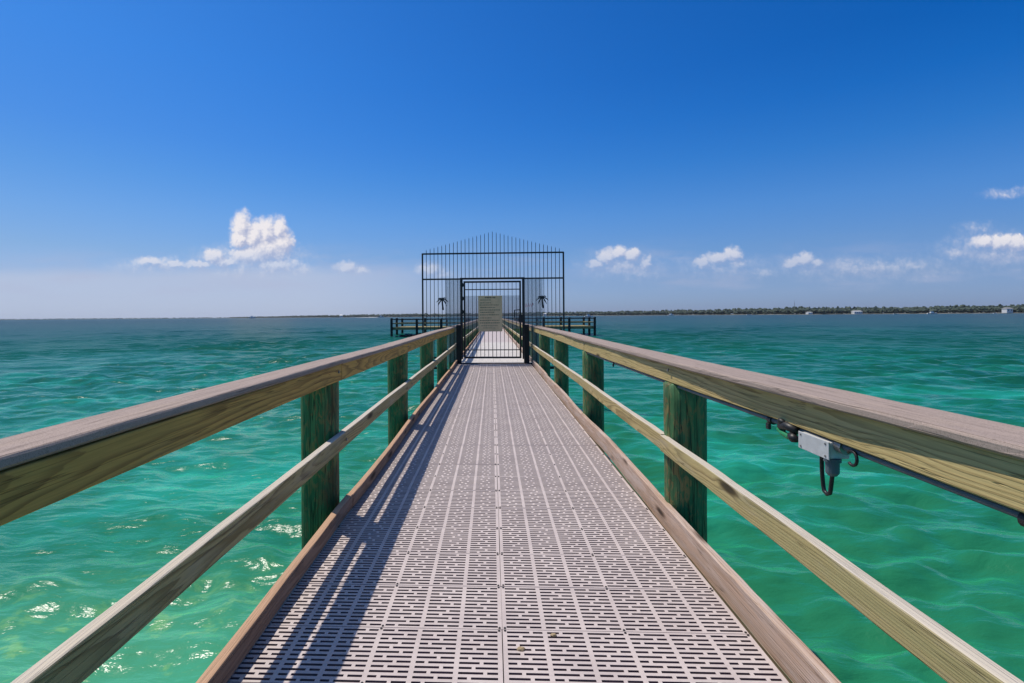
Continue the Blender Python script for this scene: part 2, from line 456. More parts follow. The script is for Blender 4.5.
# ------------------------------------------------------------------ boardwalk
HALF = .912
Y0, PW, NROW = 1.316, .305, 37
YEND = Y0 + PW*NROW           # 12.6
walk = thing('boardwalk', 'straight pier walkway of pinkish grey slotted grating between timber kerbs', 'pier', (0, 0, 0))

def grating_panel(sgn):
    """one 0.305 x 0.91 panel: 12 rows of through slots between lengthwise ribs, origin at its middle"""
    mb = MB()
    w, l = HALF-.003, PW-.004
    x0 = -w/2; y0 = -l/2
    T = .045
    nc, nr = 6, 12
    rib = .017; edge = .016
    cell = (w-2*edge+rib)/nc
    pitch = (l-.006)/nr; slot = .0108; br = .013
    xs = []                   # slots per row
    slots = []
    for r_ in range(nr):
        yc = y0 + .003 + pitch*(r_+.5)
        row = []
        for c in range(nc):
            a = x0 + edge + c*cell; b = a + cell - rib
            k = (.36 if (r_+c) % 2 else .66) + (.06 if (r_ // 2) % 2 else -.04)
            m_ = a + (b-a)*k
            row += [(a, m_-br/2), (m_+br/2, b)]
        slots.append((yc-slot/2, yc+slot/2, row))
    def q(a, b, c, d): mb.add([a, b, c, d], [(0, 1, 2, 3)])
    ycur = y0
    x1, y1 = x0+w, y0+l
    for z, T_ in ((0, 1), (-T, 0)):
        ycur = y0
        for (ya, yb, row) in slots:
            q((x0,ycur,z),(x1,ycur,z),(x1,ya,z),(x0,ya,z))
            xc = x0
            for (a, b) in row:
                q((xc,ya,z),(a,ya,z),(a,yb,z),(xc,yb,z)); xc = b
            q((xc,ya,z),(x1,ya,z),(x1,yb,z),(xc,yb,z))
            ycur = yb
        q((x0,ycur,z),(x1,ycur,z),(x1,y1,z),(x0,y1,z))
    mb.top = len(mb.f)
    for (ya, yb, row) in slots:
        for (a, b) in row:
            q((a,ya,0),(b,ya,0),(b,ya,-T),(a,ya,-T)); q((a,yb,0),(b,yb,0),(b,yb,-T),(a,yb,-T))
            q((a,ya,0),(a,yb,0),(a,yb,-T),(a,ya,-T)); q((b,ya,0),(b,yb,0),(b,yb,-T),(b,ya,-T))
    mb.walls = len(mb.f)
    q((x0,y0,0),(x1,y0,0),(x1,y0,-T),(x0,y0,-T)); q((x0,y1,0),(x1,y1,0),(x1,y1,-T),(x0,y1,-T))
    q((x0,y0,0),(x0,y1,0),(x0,y1,-T),(x0,y0,-T)); q((x1,y0,0),(x1,y1,0),(x1,y1,-T),(x1,y0,-T))
    return mb
# dark screws at the corners and the middle rib of each panel belong to its surface
sm = MB()
for x in (-HALF/2+.011, .0, HALF/2-.011):
    for yy in (-PW/2+.009, PW/2-.009):
        bm = bmesh.new(); bmesh.ops.create_cone(bm, cap_ends=True, segments=10, radius1=.0052, radius2=.004, depth=.003)
        for q_ in bm.verts: q_.co += Vector((x, yy, .0012))
        sm.bm(bm)
pm = grating_panel(1); nf = len(pm.f)
pm.add(sm.v, sm.f)
first = pm.build('deck_panel', M['grating'], walk)
first.data.materials.append(M['screw']); first.data.materials.append(M['slotshade'])
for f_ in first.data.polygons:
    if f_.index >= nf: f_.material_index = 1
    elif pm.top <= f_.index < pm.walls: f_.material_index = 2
for r_ in range(NROW):
    for s in (-1, 1):
        if r_ == 0 and s == -1:
            p = first
        else:
            p = first.copy(); COL.objects.link(p); p.parent = walk
        p.location = (s*HALF/2 + random.uniform(-.0012, .0012), Y0 + PW*(r_+.5), random.uniform(-.0012, .0012))
        p.rotation_euler = (random.uniform(-.002, .002), random.uniform(-.0012, .0012), random.uniform(-.0015, .0015) + (PI if r_ % 2 else 0))
# the grating beyond the gate: far and edge-on, one part
mb = MB(); pale = MB(); allmb = mb
y = 13.02
while y < 55.2:
    mb = pale if y < 22.7 else allmb  # paler material on the rows nearest the gate
    for s in (-1, 1):
        xa, xb = (-HALF, -.002) if s < 0 else (.002, HALF)
        z = random.uniform(-.0015, .0015)
        mb.cbox(xa, xb, y, y+PW-.006, z-.03, z, .002) if y < 22 else mb.box(xa, xb, y, y+PW-.006, z-.03, z)
    y += PW
tag(part('decking', allmb, M['grating'], walk), 'slotted grating continuing far beyond the gate', kind='stuff')
tag(part('decking', pale, M['threshold'], walk), 'paler decking just beyond the gate', kind='stuff')
# stringers and cross joists under the deck
for x in (-.895, -.02, .932):
    mb = MB(); board(mb, .2, 55, x-.022, x+.022, -.29, -.036, step=.8, wob=.006, seed=x); part('stringer', mb, M['beam'], walk)
for k in range(21):
    yy = 1.1 + k*2.62
    mb = MB(); mb.cbox(-1.28, 1.28, yy-.02, yy+.02, -.55, -.30, .004); part('cross_beam', mb, M['beam'], walk)

# timber kerbs, board by board
def kerb(y0, y1, side, z1, seed):
    mb = MB()
    if side < 0: xa, xb = -.926, -.886
    else:        xa, xb = .944, .982
    board(mb, y0, y1, xa, xb, (.006 if side < 0 else z1-.14), z1, ch=.006, step=.1, wob=(.010 if side < 0 else .014), seed=seed, dz=lambda y: .006*math.sin(y*1.7+seed))
    return part('kerb_board', mb, M['kerb'] if side > 0 else M['kerbshade'], walk)
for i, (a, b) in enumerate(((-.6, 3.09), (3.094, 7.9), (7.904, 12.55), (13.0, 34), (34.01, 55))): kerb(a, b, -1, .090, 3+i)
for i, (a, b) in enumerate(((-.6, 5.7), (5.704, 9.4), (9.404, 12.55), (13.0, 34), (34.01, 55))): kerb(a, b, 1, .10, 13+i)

# pale plate under the gate and the paler deck just behind it
mb = MB(); mb.cbox(-.93, .95, 12.625, 13.0, -.03, .014, .004)
part('threshold_plate', mb, M['threshold'], walk)
mb = MB(); mb.cbox(-.93, .95, 12.605, 12.622, -.06, .020, .002)
part('threshold_gap_shade', mb, M['blackpost'], walk)  # black strip stands in for the shade of a gap before the plate

# ------------------------------------------------------------------ railings
def piling_mb(x, y, r, ztop, zbot=WATER_Z-.7, seed=0, square=False):
    mb = MB(); n = 26; hs = np.linspace(zbot, ztop, 26)
    vs, m = [], 28
    for h in hs:
        for k in range(m):
            w = 2*PI*k/m
            rr = r*(1 + .03*mnoise.noise(Vector((math.cos(w)*1.5+seed, math.sin(w)*1.5, h*1.3))) + .016*mnoise.noise(Vector((math.cos(w)*6+seed, math.sin(w)*6, h*2.5))))
            vs.append((x+rr*math.cos(w), y+rr*math.sin(w), h))
    fs = [(i*m+k, i*m+(k+1)%m, (i+1)*m+(k+1)%m, (i+1)*m+k) for i in range(len(hs)-1) for k in range(m)]
    # slightly domed, chamfered top
    b = len(vs)
    for k in range(m):
        w = 2*PI*k/m; vs.append((x+r*.9*math.cos(w), y+r*.9*math.sin(w), ztop+.008))
    for k in range(m): fs.append(((len(hs)-1)*m+k, (len(hs)-1)*m+(k+1)%m, b+(k+1)%m, b+k))
    fs.append(tuple(b+k for k in range(m)))
    mb.add(vs, fs); return mb

LG, RG = 'wooden railings along the walkway', None
railL = thing('wooden_railing', 'wooden railing on the left of the walkway before the gate, its inner face shaded', 'railing', (-1.0, 3, 0), LG)
railR = thing('wooden_railing', 'sunlit wooden railing on the right before the gate, carrying the grey junction box', 'railing', (1.0, 3, 0), LG)
farL = thing('wooden_railing', 'distant wooden railing on the left of the walkway beyond the gate', 'railing', (-1.0, 30, 0), LG)
farR = thing('wooden_railing', 'distant wooden railing on the right of the walkway beyond the gate', 'railing', (1.0, 30, 0), LG)

def bolts(parent, pts, nx):
    for (x, y, z) in pts:
        mb = MB(); mb.tube([(x, y, z), (x+nx*.007, y, z)], .009, 8)
        part('bolt', mb, M['steel'], parent)

# left, near
LP = [.35, 3.06, 5.62, 8.15, 10.65]
CT_L = .918
for i, y in enumerate(LP):
    part('post', piling_mb(-1.078, y, .112, CT_L-.03, seed=i*3.1), M['piling'], railL, True)
for i, (a, b) in enumerate(((-1.0, 3.1), (3.103, 8.2), (8.203, 12.56))):
    mb = MB(); board(mb, a, b, -1.090, -.946, CT_L-.028, CT_L, ch=.007, wob=.008, seed=20+i, dz=lambda y: .004*math.sin(y*.9)); part('handrail_cap', mb, M['cap'], railL)
    mb = MB(); board(mb, a, b, -.992, -.955, CT_L-.030-.098, CT_L-.0285, ch=.004, wob=.006, seed=30+i, dz=lambda y: .004*math.sin(y*.9)); part('handrail_board', mb, M['amber'], railL)
for i, (a, b) in enumerate(((-1.0, 3.08), (3.083, 5.62), (5.623, 12.56))):
    mb = MB(); board(mb, a, b, -.966, -.926, .388, .482, ch=.005, wob=.010, seed=40+i); part('mid_rail', mb, M['midrail'], railL)
# right, near: the handrail board bows, so the cap shades more of it in the middle
RP = [.40, 3.02, 5.72, 8.32, 10.95]
CT_R = .922
for i, y in enumerate(RP):
    part('post', piling_mb(1.085, y, .116, CT_R-.03-.115, seed=50+i*3.1), M['piling'], railR, True)
def bow(y):
    return .028*math.exp(-((y-1.95)/.75)**2) + .010*math.exp(-((y-3.4)/.8)**2)
for i, (a, b) in enumerate(((-1.0, 5.72), (5.723, 10.9), (10.903, 12.56))):
    mb = MB(); board(mb, a, b, .968, 1.150, CT_R-.028, CT_R, ch=.007, wob=.009, seed=60+i, dz=lambda y: .004*math.sin(y*.8+1)); part('handrail_cap', mb, M['cap'], railR)
    mb = MB(); board(mb, a, b, .984, 1.022, CT_R-.030-.105, CT_R-.0285, ch=.004, wob=.004, seed=70+i, dx=bow, dz=lambda y: .004*math.sin(y*.8+1)); part('handrail_board', mb, M['fascia'], railR)
for i, (a, b) in enumerate(((-1.0, 3.02), (3.023, 8.32), (8.323, 12.56))):
    mb = MB(); board(mb, a, b, .944, .986, .388, .480, ch=.005, wob=.012, seed=80+i); part('mid_rail', mb, M['midrail'], railR)
bolts(railL, [(x, y+dy, z) for y in LP[1:] for dy, x, z in ((-.03, -.9545, .85), (.03, -.926, .43))], 1)
bolts(railR, [(.984, y+dy, z) for y in RP[1:] for dy, z in ((-.03, .86),)] , -1)
# beyond the gate
for root, s in ((farL, -1), (farR, 1)):
    for k in range(16):
        y = 13.5 + k*2.72
        part('post', piling_mb(s*1.085, y, .11, .80, seed=90+k+s), M['piling'], root, True)
    for a, b in ((13.0, 27), (27.01, 41), (41.01, 55)):
        xa, xb = sorted((s*.948, s*1.10)); mb = MB(); board(mb, a, b, xa, xb, .890, .918, step=.5, wob=.008, seed=a); part('handrail_cap', mb, M['cap'], root)
        xa, xb = sorted((s*.957, s*.995)); mb = MB(); board(mb, a, b, xa, xb, .785, .889, step=.5, wob=.006, seed=a+1); part('handrail_board', mb, M['fascia'], root)
        xa, xb = sorted((s*.952, s*.990)); mb = MB(); board(mb, a, b, xa, xb, .38, .475, step=.5, wob=.008, seed=a+2); part('mid_rail', mb, M['midrail'], root)

# ------------------------------------------------------------------ security fence and gate
GY = 12.80
S = GY/F                       # metres per pixel in the gate plane
gx = lambda px: (px-492)*S + CAM_X
gz = lambda py: CAM_H + (316-py)*S
fence = thing('security_fence', 'tall black steel picket fence with a peaked top, spanning the pier around the gate', 'fence', (0, GY, 0))
def bar(mb, x, z0, z1, w=.013, tip=True, y=GY):
    h = w/2
    zt = z1-.05 if tip else z1
    mb.add([(x-h,y-h,z0),(x+h,y-h,z0),(x+h,y+h,z0),(x-h,y+h,z0),(x-h,y-h,zt),(x+h,y-h,zt),(x+h,y+h,zt),(x-h,y+h,zt)],
           [(3,2,1,0),(0,1,5,4),(1,2,6,5),(2,3,7,6),(3,0,4,7)] + ([] if tip else [(4,5,6,7)]))
    if tip:
        b = mb.n-4
        mb.v.append((x, y, z1)); mb.n += 1
        t = mb.n-1
        mb.f += [(b,b+1,t),(b+1,b+2,t),(b+2,b+3,t),(b+3,b,t)]
FX0, FX1 = gx(422.6), gx(563.2)
PXX = (FX0+FX1)/2
ZTR, ZHR = gz(253.4), gz(278.9)       # top rail, header rail
JL, JR = gx(461.6), gx(523.4)
npk = 36; dxp = (FX1-FX0)/npk
pk_l, pk_t, pk_r = MB(), MB(), MB()
ZB = -.05
for k in range(1, npk):
    x = FX0 + k*dxp
    zt = gz(248.6) + (gz(231.0)-gz(248.6))*(1-abs(x-PXX)/(PXX-FX0-dxp))
    if x < JL-.03: bar(pk_l, x, ZB, zt)
    elif x > JR+.03: bar(pk_r, x, ZB, zt)
    else: bar(pk_t, x, ZHR, zt)
part('picket_panel', pk_l, M['black'], fence); part('picket_panel', pk_t, M['black'], fence); part('picket_panel', pk_r, M['black'], fence)
for z in (ZTR, ZHR):
    mb = MB(); mb.cbox(FX0, FX1, GY-.013, GY+.013, z-.019, z+.019, .003); part('rail', mb, M['black'], fence)
for a, b in ((FX0, -1.20), (1.22, FX1)):
    mb = MB(); mb.cbox(a, b, GY-.013, GY+.013, .12, .158, .003); part('rail', mb, M['black'], fence)
for x in (FX0, FX1):
    mb = MB(); mb.cbox(x-.019, x+.019, GY-.0192, GY+.0192, -.12, ZTR+.015, .003); part('post', mb, M['black'], fence)
for x in (JL, JR):
    mb = MB(); mb.cbox(x-.032, x+.032, GY-.032, GY+.032, .10, ZHR+.03, .004); part('gate_jamb', mb, M['black'], fence)
mb = MB(); mb.cbox(JL+.032, JR-.032, GY-.030, GY+.030, ZHR-.012, ZHR+.029, .004); part('gate_header', mb, M['black'], fence)
# wing arms carrying the fence out over the water
for a, b in ((FX0, -1.19), (1.21, FX1)):
    mb = MB(); mb.cbox(a, b, GY+.03, GY+.07, -.16, -.09, .004); part('support_arm', mb, M['black'], fence)
# expanded metal screens either side of the gate
for xa, xb in ((gx(445.3), JL-.034), (JR+.034, gx(542.6))):
    mb = MB(); mb.box(xa, xb, GY+.014, GY+.017, .02, ZHR-.02); scr = part('mesh_screen', mb, M['screen'], fence)
# faded red scrawl on the right screen
mb = MB()
pts = [(525.6, 307.6), (526.2, 304.2), (527.4, 307.2), (528.4, 303.8), (529.4, 307.0), (530.4, 304.0), (531.2, 307.0), (532.6, 303.6), (533.0, 305.6)]
mb.tube([(gx(a), GY+.008, gz(b)) for a, b in pts], .009, 6)
part('scrawl', mb, M['redpaint'], scr.parent and fence)
# stout black posts that end the handrails
for x in (gx(459.9)-.02, gx(525.0)+.02):
    mb = MB(); mb.cbox(x-.062, x+.062, GY-.235, GY-.06, -.05, .955, .006); part('end_post', mb, M['blackpost'], fence)
# palm emblems
def palm(px, py, flip, seed):
    rd = random.Random(seed)
    mb = MB()
    cx, cz = gx(px), gz(py)
    y0, y1 = GY-.034, GY-.022
    # trunk: gently curved strip
    n = 7; poly = []
    for i in range(n): t = i/(n-1); poly.append((cx + flip*(.03*t*t-.01*t) - .020*(1-.2*t) , cz - .27*t))
    for i in range(n-1, -1, -1): t = i/(n-1); poly.append((cx + flip*(.03*t*t-.01*t) + .020*(1+.2*t), cz - .27*t))
    for i in range(n-1):
        a, b, c, d = poly[i], poly[i+1], poly[2*n-2-i], poly[2*n-1-i]
        mb.prism([a, b, c, d], y0, y1)
    tr = part('palm_emblem', mb, M['black'], fence)
    fb = MB()
    for an, ln in ((8, .155), (48, .15), (95, .13), (140, .15), (172, .15), (-32, .13), (212, .13)):
        a = R(an); pr = None
        for i in range(6):
            t = i/5; w = .012*math.sin(PI*min(1, t*.85+.12))+.003
            x = cx + ln*math.cos(a)*t; z = cz + ln*math.sin(a)*t - .10*t*t
            tx, tz = math.cos(a), math.sin(a)-.20*t/ln
            l_ = math.hypot(tx, tz); nx_, nz_ = -tz/l_, tx/l_
            cur = ((x+nx_*w, z+nz_*w), (x-nx_*w, z-nz_*w))
            if pr: fb.prism([pr[0], cur[0], cur[1], pr[1]], y0-.002*rd.random(), y1)
            pr = cur
    fr = fb
    c = np.array(fr.v); cc = (c.min(0)+c.max(0))/2
    fr.v = [tuple(q) for q in (c-cc)]
    fr.build('palm_fronds', M['black'], tr, tuple(Vector(cc) - fence.location - tr.location))
palm(442.4, 299.0, 1, 1); palm(541.9, 298.0, 1, 2)

# the gate leaf
gate = thing('gate', 'closed black steel picket gate in the middle of the fence, with a sign on it', 'gate', (0, GY, 0))
GL, GR_ = gx(464.6), gx(520.2)
GT, GB = gz(282.0), gz(357.6)
mb = MB(); w = .022
mb.cbox(GL-w, GL+w, GY-w, GY+w, GB-w, GT+w, .004); mb.cbox(GR_-w, GR_+w, GY-w, GY+w, GB-w, GT+w, .004)
mb.cbox(GL+w, GR_-w, GY-w+.001, GY+w-.001, GT-w, GT+w, .004); mb.cbox(GL+w, GR_-w, GY-w+.001, GY+w-.001, GB-w, GB+w, .004)
part('gate_frame', mb, M['black'], gate)
mb = MB()
for z in (gz(289.6), gz(350.0)): mb.cbox(GL+w, GR_-w, GY-.012, GY+.012, z-.012, z+.012, .002)
part('gate_rail', mb, M['black'], gate)
mb = MB(); ng = 14
for k in range(1, ng): bar(mb, GL + (GR_-GL)*k/ng, GB+w, GT-w, tip=False)
part('picket_panel', mb, M['black'], gate)
mb = MB(); mb.box(GL+w, GR_-w, GY+.015, GY+.018, gz(329), gz(295.8)); part('mesh_screen', mb, M['screen'], gate)
for py in (285.0, 298.5, 311.8):
    mb = MB(); z = gz(py)
    mb.tube([((JL+GL)/2-.004, GY-.040, z-.05), ((JL+GL)/2-.004, GY-.040, z+.05)], .016, 10)
    mb.cbox(JL+.005, GL, GY-.045, GY-.034, z-.032, z+.032, .002)
    part('hinge', mb, M['black'], gate)
mb = MB(); mb.cbox(GR_-.035, GR_+.05, GY-.055, GY-.026, gz(323), gz(315), .004)
lb = part('lock_box', mb, M['black'], gate)
mb = MB(); hx, hz = gx(516.6), gz(312)
mb.tube([(hx-.055, GY-.03, gz(317.5)), (hx-.055, GY-.085, gz(317.5)), (hx-.055, GY-.085, gz(310.5)), (hx+.06, GY-.085, gz(310.2)), (hx+.06, GY-.03, gz(310.2))], .014, 8)
c = np.array(mb.v); cc = (c.min(0)+c.max(0))/2; mb.v = [tuple(q) for q in c-cc]
mb.build('handle', M['black'], lb, tuple(Vector(cc) - gate.location - lb.location))

# the notice hanging on the gate
SX0, SX1, SZ1, SZ0 = gx(478.4), gx(502.2), gz(295.9), gz(331.6)
sign = thing('notice_sign', 'tall faded cream notice with rows of brown print, hanging on the gate', 'sign', ((SX0+SX1)/2, GY-.03, SZ0))
mb = MB(); mb.cbox(SX0, SX1, GY-.040, GY-.026, SZ0, SZ1, .003); part('panel', mb, M['sign'], sign)
mb = MB(); rd = random.Random(5)
sw = SX1-SX0; sh = SZ1-SZ0
def words(xa, xb, z, h):
    x = xa
    while x < xb:
        l = min(rd.uniform(.018, .055), xb-x)
        if l > .008: mb.cbox(x, x+l, GY-.0425, GY-.0402, z-h/2, z+h/2, .0006)
        x += l + rd.uniform(.008, .014)
for k, (t, a, b, h) in enumerate(((.055,.28,.72,.022),(.12,.08,.52,.012),(.20,.08,.55,.012),(.26,.06,.85,.013),(.33,.08,.70,.012),(.40,.06,.92,.014),(.465,.08,.66,.012),(.535,.06,.86,.014),(.62,.08,.55,.012),(.69,.06,.88,.012),(.76,.06,.90,.014),(.84,.12,.8,.010),(.90,.2,.7,.010))):
    words(SX0+sw*a, SX0+sw*b, SZ1-sh*t, h)
part('lettering', mb, M['signtext'], sign)
mb = MB()
for x in (SX0+.03, SX1-.03):
    for z in (SZ0+.03, SZ1-.03): mb.tube([(x, GY-.046, z), (x, GY-.020, z)], .006, 8)
part('fasteners', mb, M['steel'], sign)

# ------------------------------------------------------------------ conduit, junction box, cable under the right rail
CXP, CZP = 1.010, .774
cond = thing('conduit_pipe', 'grey electrical conduit pipe clipped under the right handrail', 'pipe', (CXP, 2, CZP))
mb = MB(); mb.tube([(CXP+bow(y)*.9, y, CZP+.004*math.sin(y*.8+1)) for y in np.linspace(-.9, 5.6, 40)], .0098, 14); part('pipe', mb, M['greypvc'], cond, True)
for y in (2.0, 2.96, 4.4):
    mb = MB(); x = CXP+bow(y)*.9
    mb.tube([(x, y-.012, CZP), (x, y+.012, CZP)], .0150, 14)
    mb.cbox(x-.006, x+.006, y-.012, y+.012, CZP+.014, CZP+.034, .002)
    mb.cbox(x-.019, x-.008, y-.010, y+.010, CZP-.034, CZP-.010, .002)
    part('clip', mb, M['rubber'], cond)
y = .985; x = CXP+bow(y)*.9
mb = MB(); mb.tube([(x, .985, CZP), (x, 1.05, CZP)], .017, 14); mb.cbox(x-.02, x+.016, .992, 1.03, CZP-.048, CZP-.012, .004); part('coupling', mb, M['rubber'], cond)

yb0, yb1 = 1.617, 1.767
x = CXP+bow(1.70)
box = thing('junction_box', 'small pale grey junction box with a black looped cord under the right handrail', 'junction box', (x, 1.69, .75))
mb = MB(); mb.cbox(x-.032, x+.030, yb0, yb1, .731, .783, .005); part('housing', mb, M['greybox'], box)
mb = MB(); mb.cbox(x-.0365, x-.0325, yb0-.003, yb1+.003, .729, .785, .0015)
cv = part('cover', mb, M['greybox'], box)
for yq in (yb0+.012, yb1-.012):
    for zq in (.738, .776):
        mb = MB(); mb.tube([(x-.0385, yq, zq), (x-.0360, yq, zq)], .0034, 8)
        a_ = np.array(mb.v); c_ = (a_.min(0)+a_.max(0))/2; mb.v = [tuple(q) for q in a_-c_]
        mb.build('screw', M['steel'], cv, tuple(Vector(c_) - box.location - cv.location))
mb = MB()
mb.tube([(x, yb0-.03, CZP), (x, yb0, CZP)], .022, 12); part('end_fitting', mb, M['steel'], box)
mb = MB(); mb.tube([(x-.012, yb0+.018, .731), (x-.012, yb0+.018, .720), (x-.012, yb0+.018, .7195), (x-.012, yb0+.018, .686), (x-.012, yb0+.018, .676)], [.024, .024, .019, .019, .012], 14); part('cord_gland', mb, M['greypvc'], box)
mb = MB(); cy = yb0+.018
pts = []
for t in np.linspace(0, 1, 22):
    if t < .45: u = t/.45; pts.append((x-.012, cy + .010*u, .680-.055*u))
    elif t < .6: u = (t-.45)/.15; a = PI*u; pts.append((x-.012, cy+.010+.017*(1-math.cos(a)), .625-.016*math.sin(a)))
    else: u = (t-.6)/.4; pts.append((x-.012-.006*u, cy+.044+.004*math.sin(u*3)-.004*u, .625+.115*u))
mb.tube(pts, .0062, 8); part('cord', mb, M['rubber'], box, True)

gx_ = CXP+bow(1.8)-.02
coil = thing('cable_connector', 'black and green cable connector bundle beside the grey junction box', 'cable', (gx_, 1.870, .76))
mb = MB()
rd = random.Random(3)
mb.tube([(gx_+.0, 1.810, .775), (gx_-.004, 1.860, .782), (gx_-.006, 1.900, .772)], [.014, .016, .012], 10)
mb.tube([(gx_-.008, 1.795, .748), (gx_-.010, 1.810, .75), (gx_-.008, 1.830, .756)], [.010, .016, .013], 10)
mb.tube([(gx_, 1.870, .785), (gx_-.012, 1.885, .795), (gx_-.002, 1.910, .790)], .009, 8)
part('connector', mb, M['rubber'], coil, True)
mb = MB(); mb.tube([(gx_-.004, 1.805, .752), (gx_-.008, 1.845, .747), (gx_-.006, 1.885, .752), (gx_-.004, 1.915, .760)], [.009, .010, .010, .008], 10)
part('green_plug', mb, M['greencable'], coil, True)
mb = MB(); a0 = [(gx_-.004, 1.915+.02*math.cos(t)-.02, .768+.017*math.sin(t)) for t in np.linspace(0, 5.5, 20)]
mb.tube(a0, .0042, 7); part('cable_loop', mb, M['rubber'], coil, True)
mb = MB(); yy = 1.535; xq = CXP+bow(yy)*.9
mb.tube([(xq-.014+.0*t, yy+.020*math.cos(t), .758+.021*math.sin(t)) for t in np.linspace(.6, 5.4, 16)], .0045, 7)
hk = part('hose_clip', mb, M['rubber'], cond, True)

# shells / grit lying on the deck
for i, (px, py, s, lb_) in enumerate(((551, 634.5, .0105, 'small tan shell lying on the grating just right of the centre seam'), (518.5, 649, .012, 'pale broken shell nearest the camera on the grating'))):
    Z = F*CAM_H/(py-316); xx = (px-492)/F*Z + CAM_X
    bm = bmesh.new(); bmesh.ops.create_icosphere(bm, subdivisions=3, radius=1)
    for q_ in bm.verts:
        k = 1+.28*mnoise.noise(q_.co*1.6+Vector((i*5, 0, 0)))
        q_.co = Vector((q_.co.x*s*1.15*k, q_.co.y*s*.85*k, max(-.3, q_.co.z)*s*.55*k))
    mb = MB(); mb.bm(bm)
    o = mb.build('shell', M['pebble'], None, (xx, Z, s*.17+.0005), True)
    tag(o, lb_, 'shell', 'shells on the deck')

# ------------------------------------------------------------------ T-head dock at the end
DY = 55.0
dock = thing('fishing_dock', 'T shaped timber dock on dark pilings at the far end of the pier', 'dock', (0, DY, 0))
DX = 10.95
mb = MB()
mb.cbox(-DX, DX, DY+.22, DY+7.0, -.14, -.02, .01); part('deck', mb, M['dockwood'], dock)
for yy in (DY+.1, DY+6.9):
    mb = MB(); mb.cbox(-DX-.1, DX+.1, yy, yy+.10, -.27, .02, .01); part('edge_beam', mb, M['dockwood'], dock)
k = 0
for yy, xs in ((DY, [i*2.74 for i in range(-4, 5) if i]), (DY+3.4, [-DX, DX]), (DY+7.1, [i*2.74 for i in range(-4, 5)])):
    for x in xs:
        k += 1
        part('piling', piling_mb(x + random.uniform(-.06, .06), yy, .135, .96 + random.uniform(-.04, .05), seed=200+k), M['darkdock'], dock, True)
def rail_seg(a, b, along_x, c):
    for nm, z0, z1 in (('top_rail', .80, .90), ('mid_rail', .36, .46)):
        mb = MB()
        if along_x: mb.cbox(a, b, c-.03, c+.03, z0, z1, .006)
        else: mb.cbox(c-.03, c+.03, a, b, z0, z1, .006)
        part(nm, mb, M['darkdock'] if z0 > .7 else M['dockwood'], dock)
rail_seg(-DX, DX, True, DY+6.93)
rail_seg(DY+.2, DY+6.8, False, -DX+.02); rail_seg(DY+.2, DY+6.8, False, DX-.02)
rail_seg(-DX, -1.2, True, DY+.17); rail_seg(1.2, DX, True, DY+.17)

# ------------------------------------------------------------------ far shore
PXS = [-250, 0, 230, 300, 400, 480, 560, 620, 700, 770, 800, 850, 900, 960, 1024, 1150, 1400]
ZS  = [3900, 3700, 3300, 2400, 2000, 1900, 1700, 1550, 1350, 1150, 1050, 1020, 1000, 930, 880, 800, 700]
HPX = [.4, .5, .5, 1.3, 2.1, 2.3, 2.7, 3.1, 3.9, 4.4, 5.4, 4.7, 4.5, 5.2, 5.4, 6, 6]     # tree tops above the horizon in px
HPX = [h*1.05 for h in HPX]
def shore_z(px): return float(np.interp(px, PXS, ZS))
def far_x(px, Z): return (bearing(px, hor(px))[0] if px < 1300 else (px-492)/F)*Z + CAM_X
def shore_pt(px, back=0): Z = shore_z(px)+back; return (far_x(px, Z), Z)
n = 160; sh = MB(); vs = []
prof = [(-14, -1.6), (0, WATER_Z-.02), (8, WATER_Z+.5), (20, .3), (320, 2.0)]
for i in range(n):
    px = -250 + 1650*i/(n-1)
    for back, z in prof:
        b2 = back + 9*mnoise.noise(Vector((px*.05, 0, 0)))
        x_, y_ = shore_pt(px, b2); vs.append((x_, y_, z))
m = len(prof)
sh.add(vs, [(i*m+k, (i+1)*m+k, (i+1)*m+k+1, i*m+k+1) for i in range(n-1) for k in range(m-1)])
o = sh.build('shore', M['sand']); o['kind'] = 'structure'
# wooded skyline: thousands of irregular crowns, reads as one mass
def make_wood():
    bm = bmesh.new(); bmesh.ops.create_icosphere(bm, subdivisions=2, radius=1)
    base = np.array([v.co[:] for v in bm.verts]); fs = np.array([[v.index for v in f.verts] for f in bm.faces]); bm.free()
    g = np.random.default_rng(3); V, Fc, nb = [], [], 0
    px = -240.0
    while px < 1390:
        Z = shore_z(px)
        for row in range(4):
            if px < 230 and row > 1: continue
            back = 22 + row*26 + g.uniform(-10, 14)
            H = np.interp(px, PXS, HPX)*(Z+back)/F + CAM_H
            H *= (.62 + .13*row) * g.uniform(.82, 1.12) + .04
            H *= 1 + .16*mnoise.noise(Vector((px*.035, row*.3, 0)))
            if g.random() < .03: continue
            x, y = shore_pt(px + g.uniform(-2, 2), back)
            rw = g.uniform(3.0, 6.2)
            for c in range(3):
                d = 1 + g.uniform(-.38, .38, len(base))
                q = base*d[:, None]
                hz = max(2.0, H*g.uniform(.30, .5)) if c == 0 else max(1.2, H*g.uniform(.16, .30))
                rr = rw*(1 if c == 0 else g.uniform(.4, .75))
                cz = H-hz if c == 0 else H*g.uniform(.25, .85)-hz*.5
                q = q*[rr, rr, hz] + [x+(0 if c == 0 else g.uniform(-5, 5)), y-(0 if c == 0 else g.uniform(0, 6)), max(cz, hz*.6)+1.0]
                V.append(q); Fc.append(fs+nb); nb += len(base)
        px += 3.3*1300/max(Z, 700)*.55 if px > 230 else 3.5
    me = bpy.data.meshes.new('woodland'); me.from_pydata(np.concatenate(V).tolist(), [], np.concatenate(Fc).tolist())
    me.materials.append(M['leaf']); o = bpy.data.objects.new('woodland', me); COL.objects.link(o)
    tag(o, 'low dark wooded shoreline across the bay', 'woodland', kind='stuff')
make_wood()

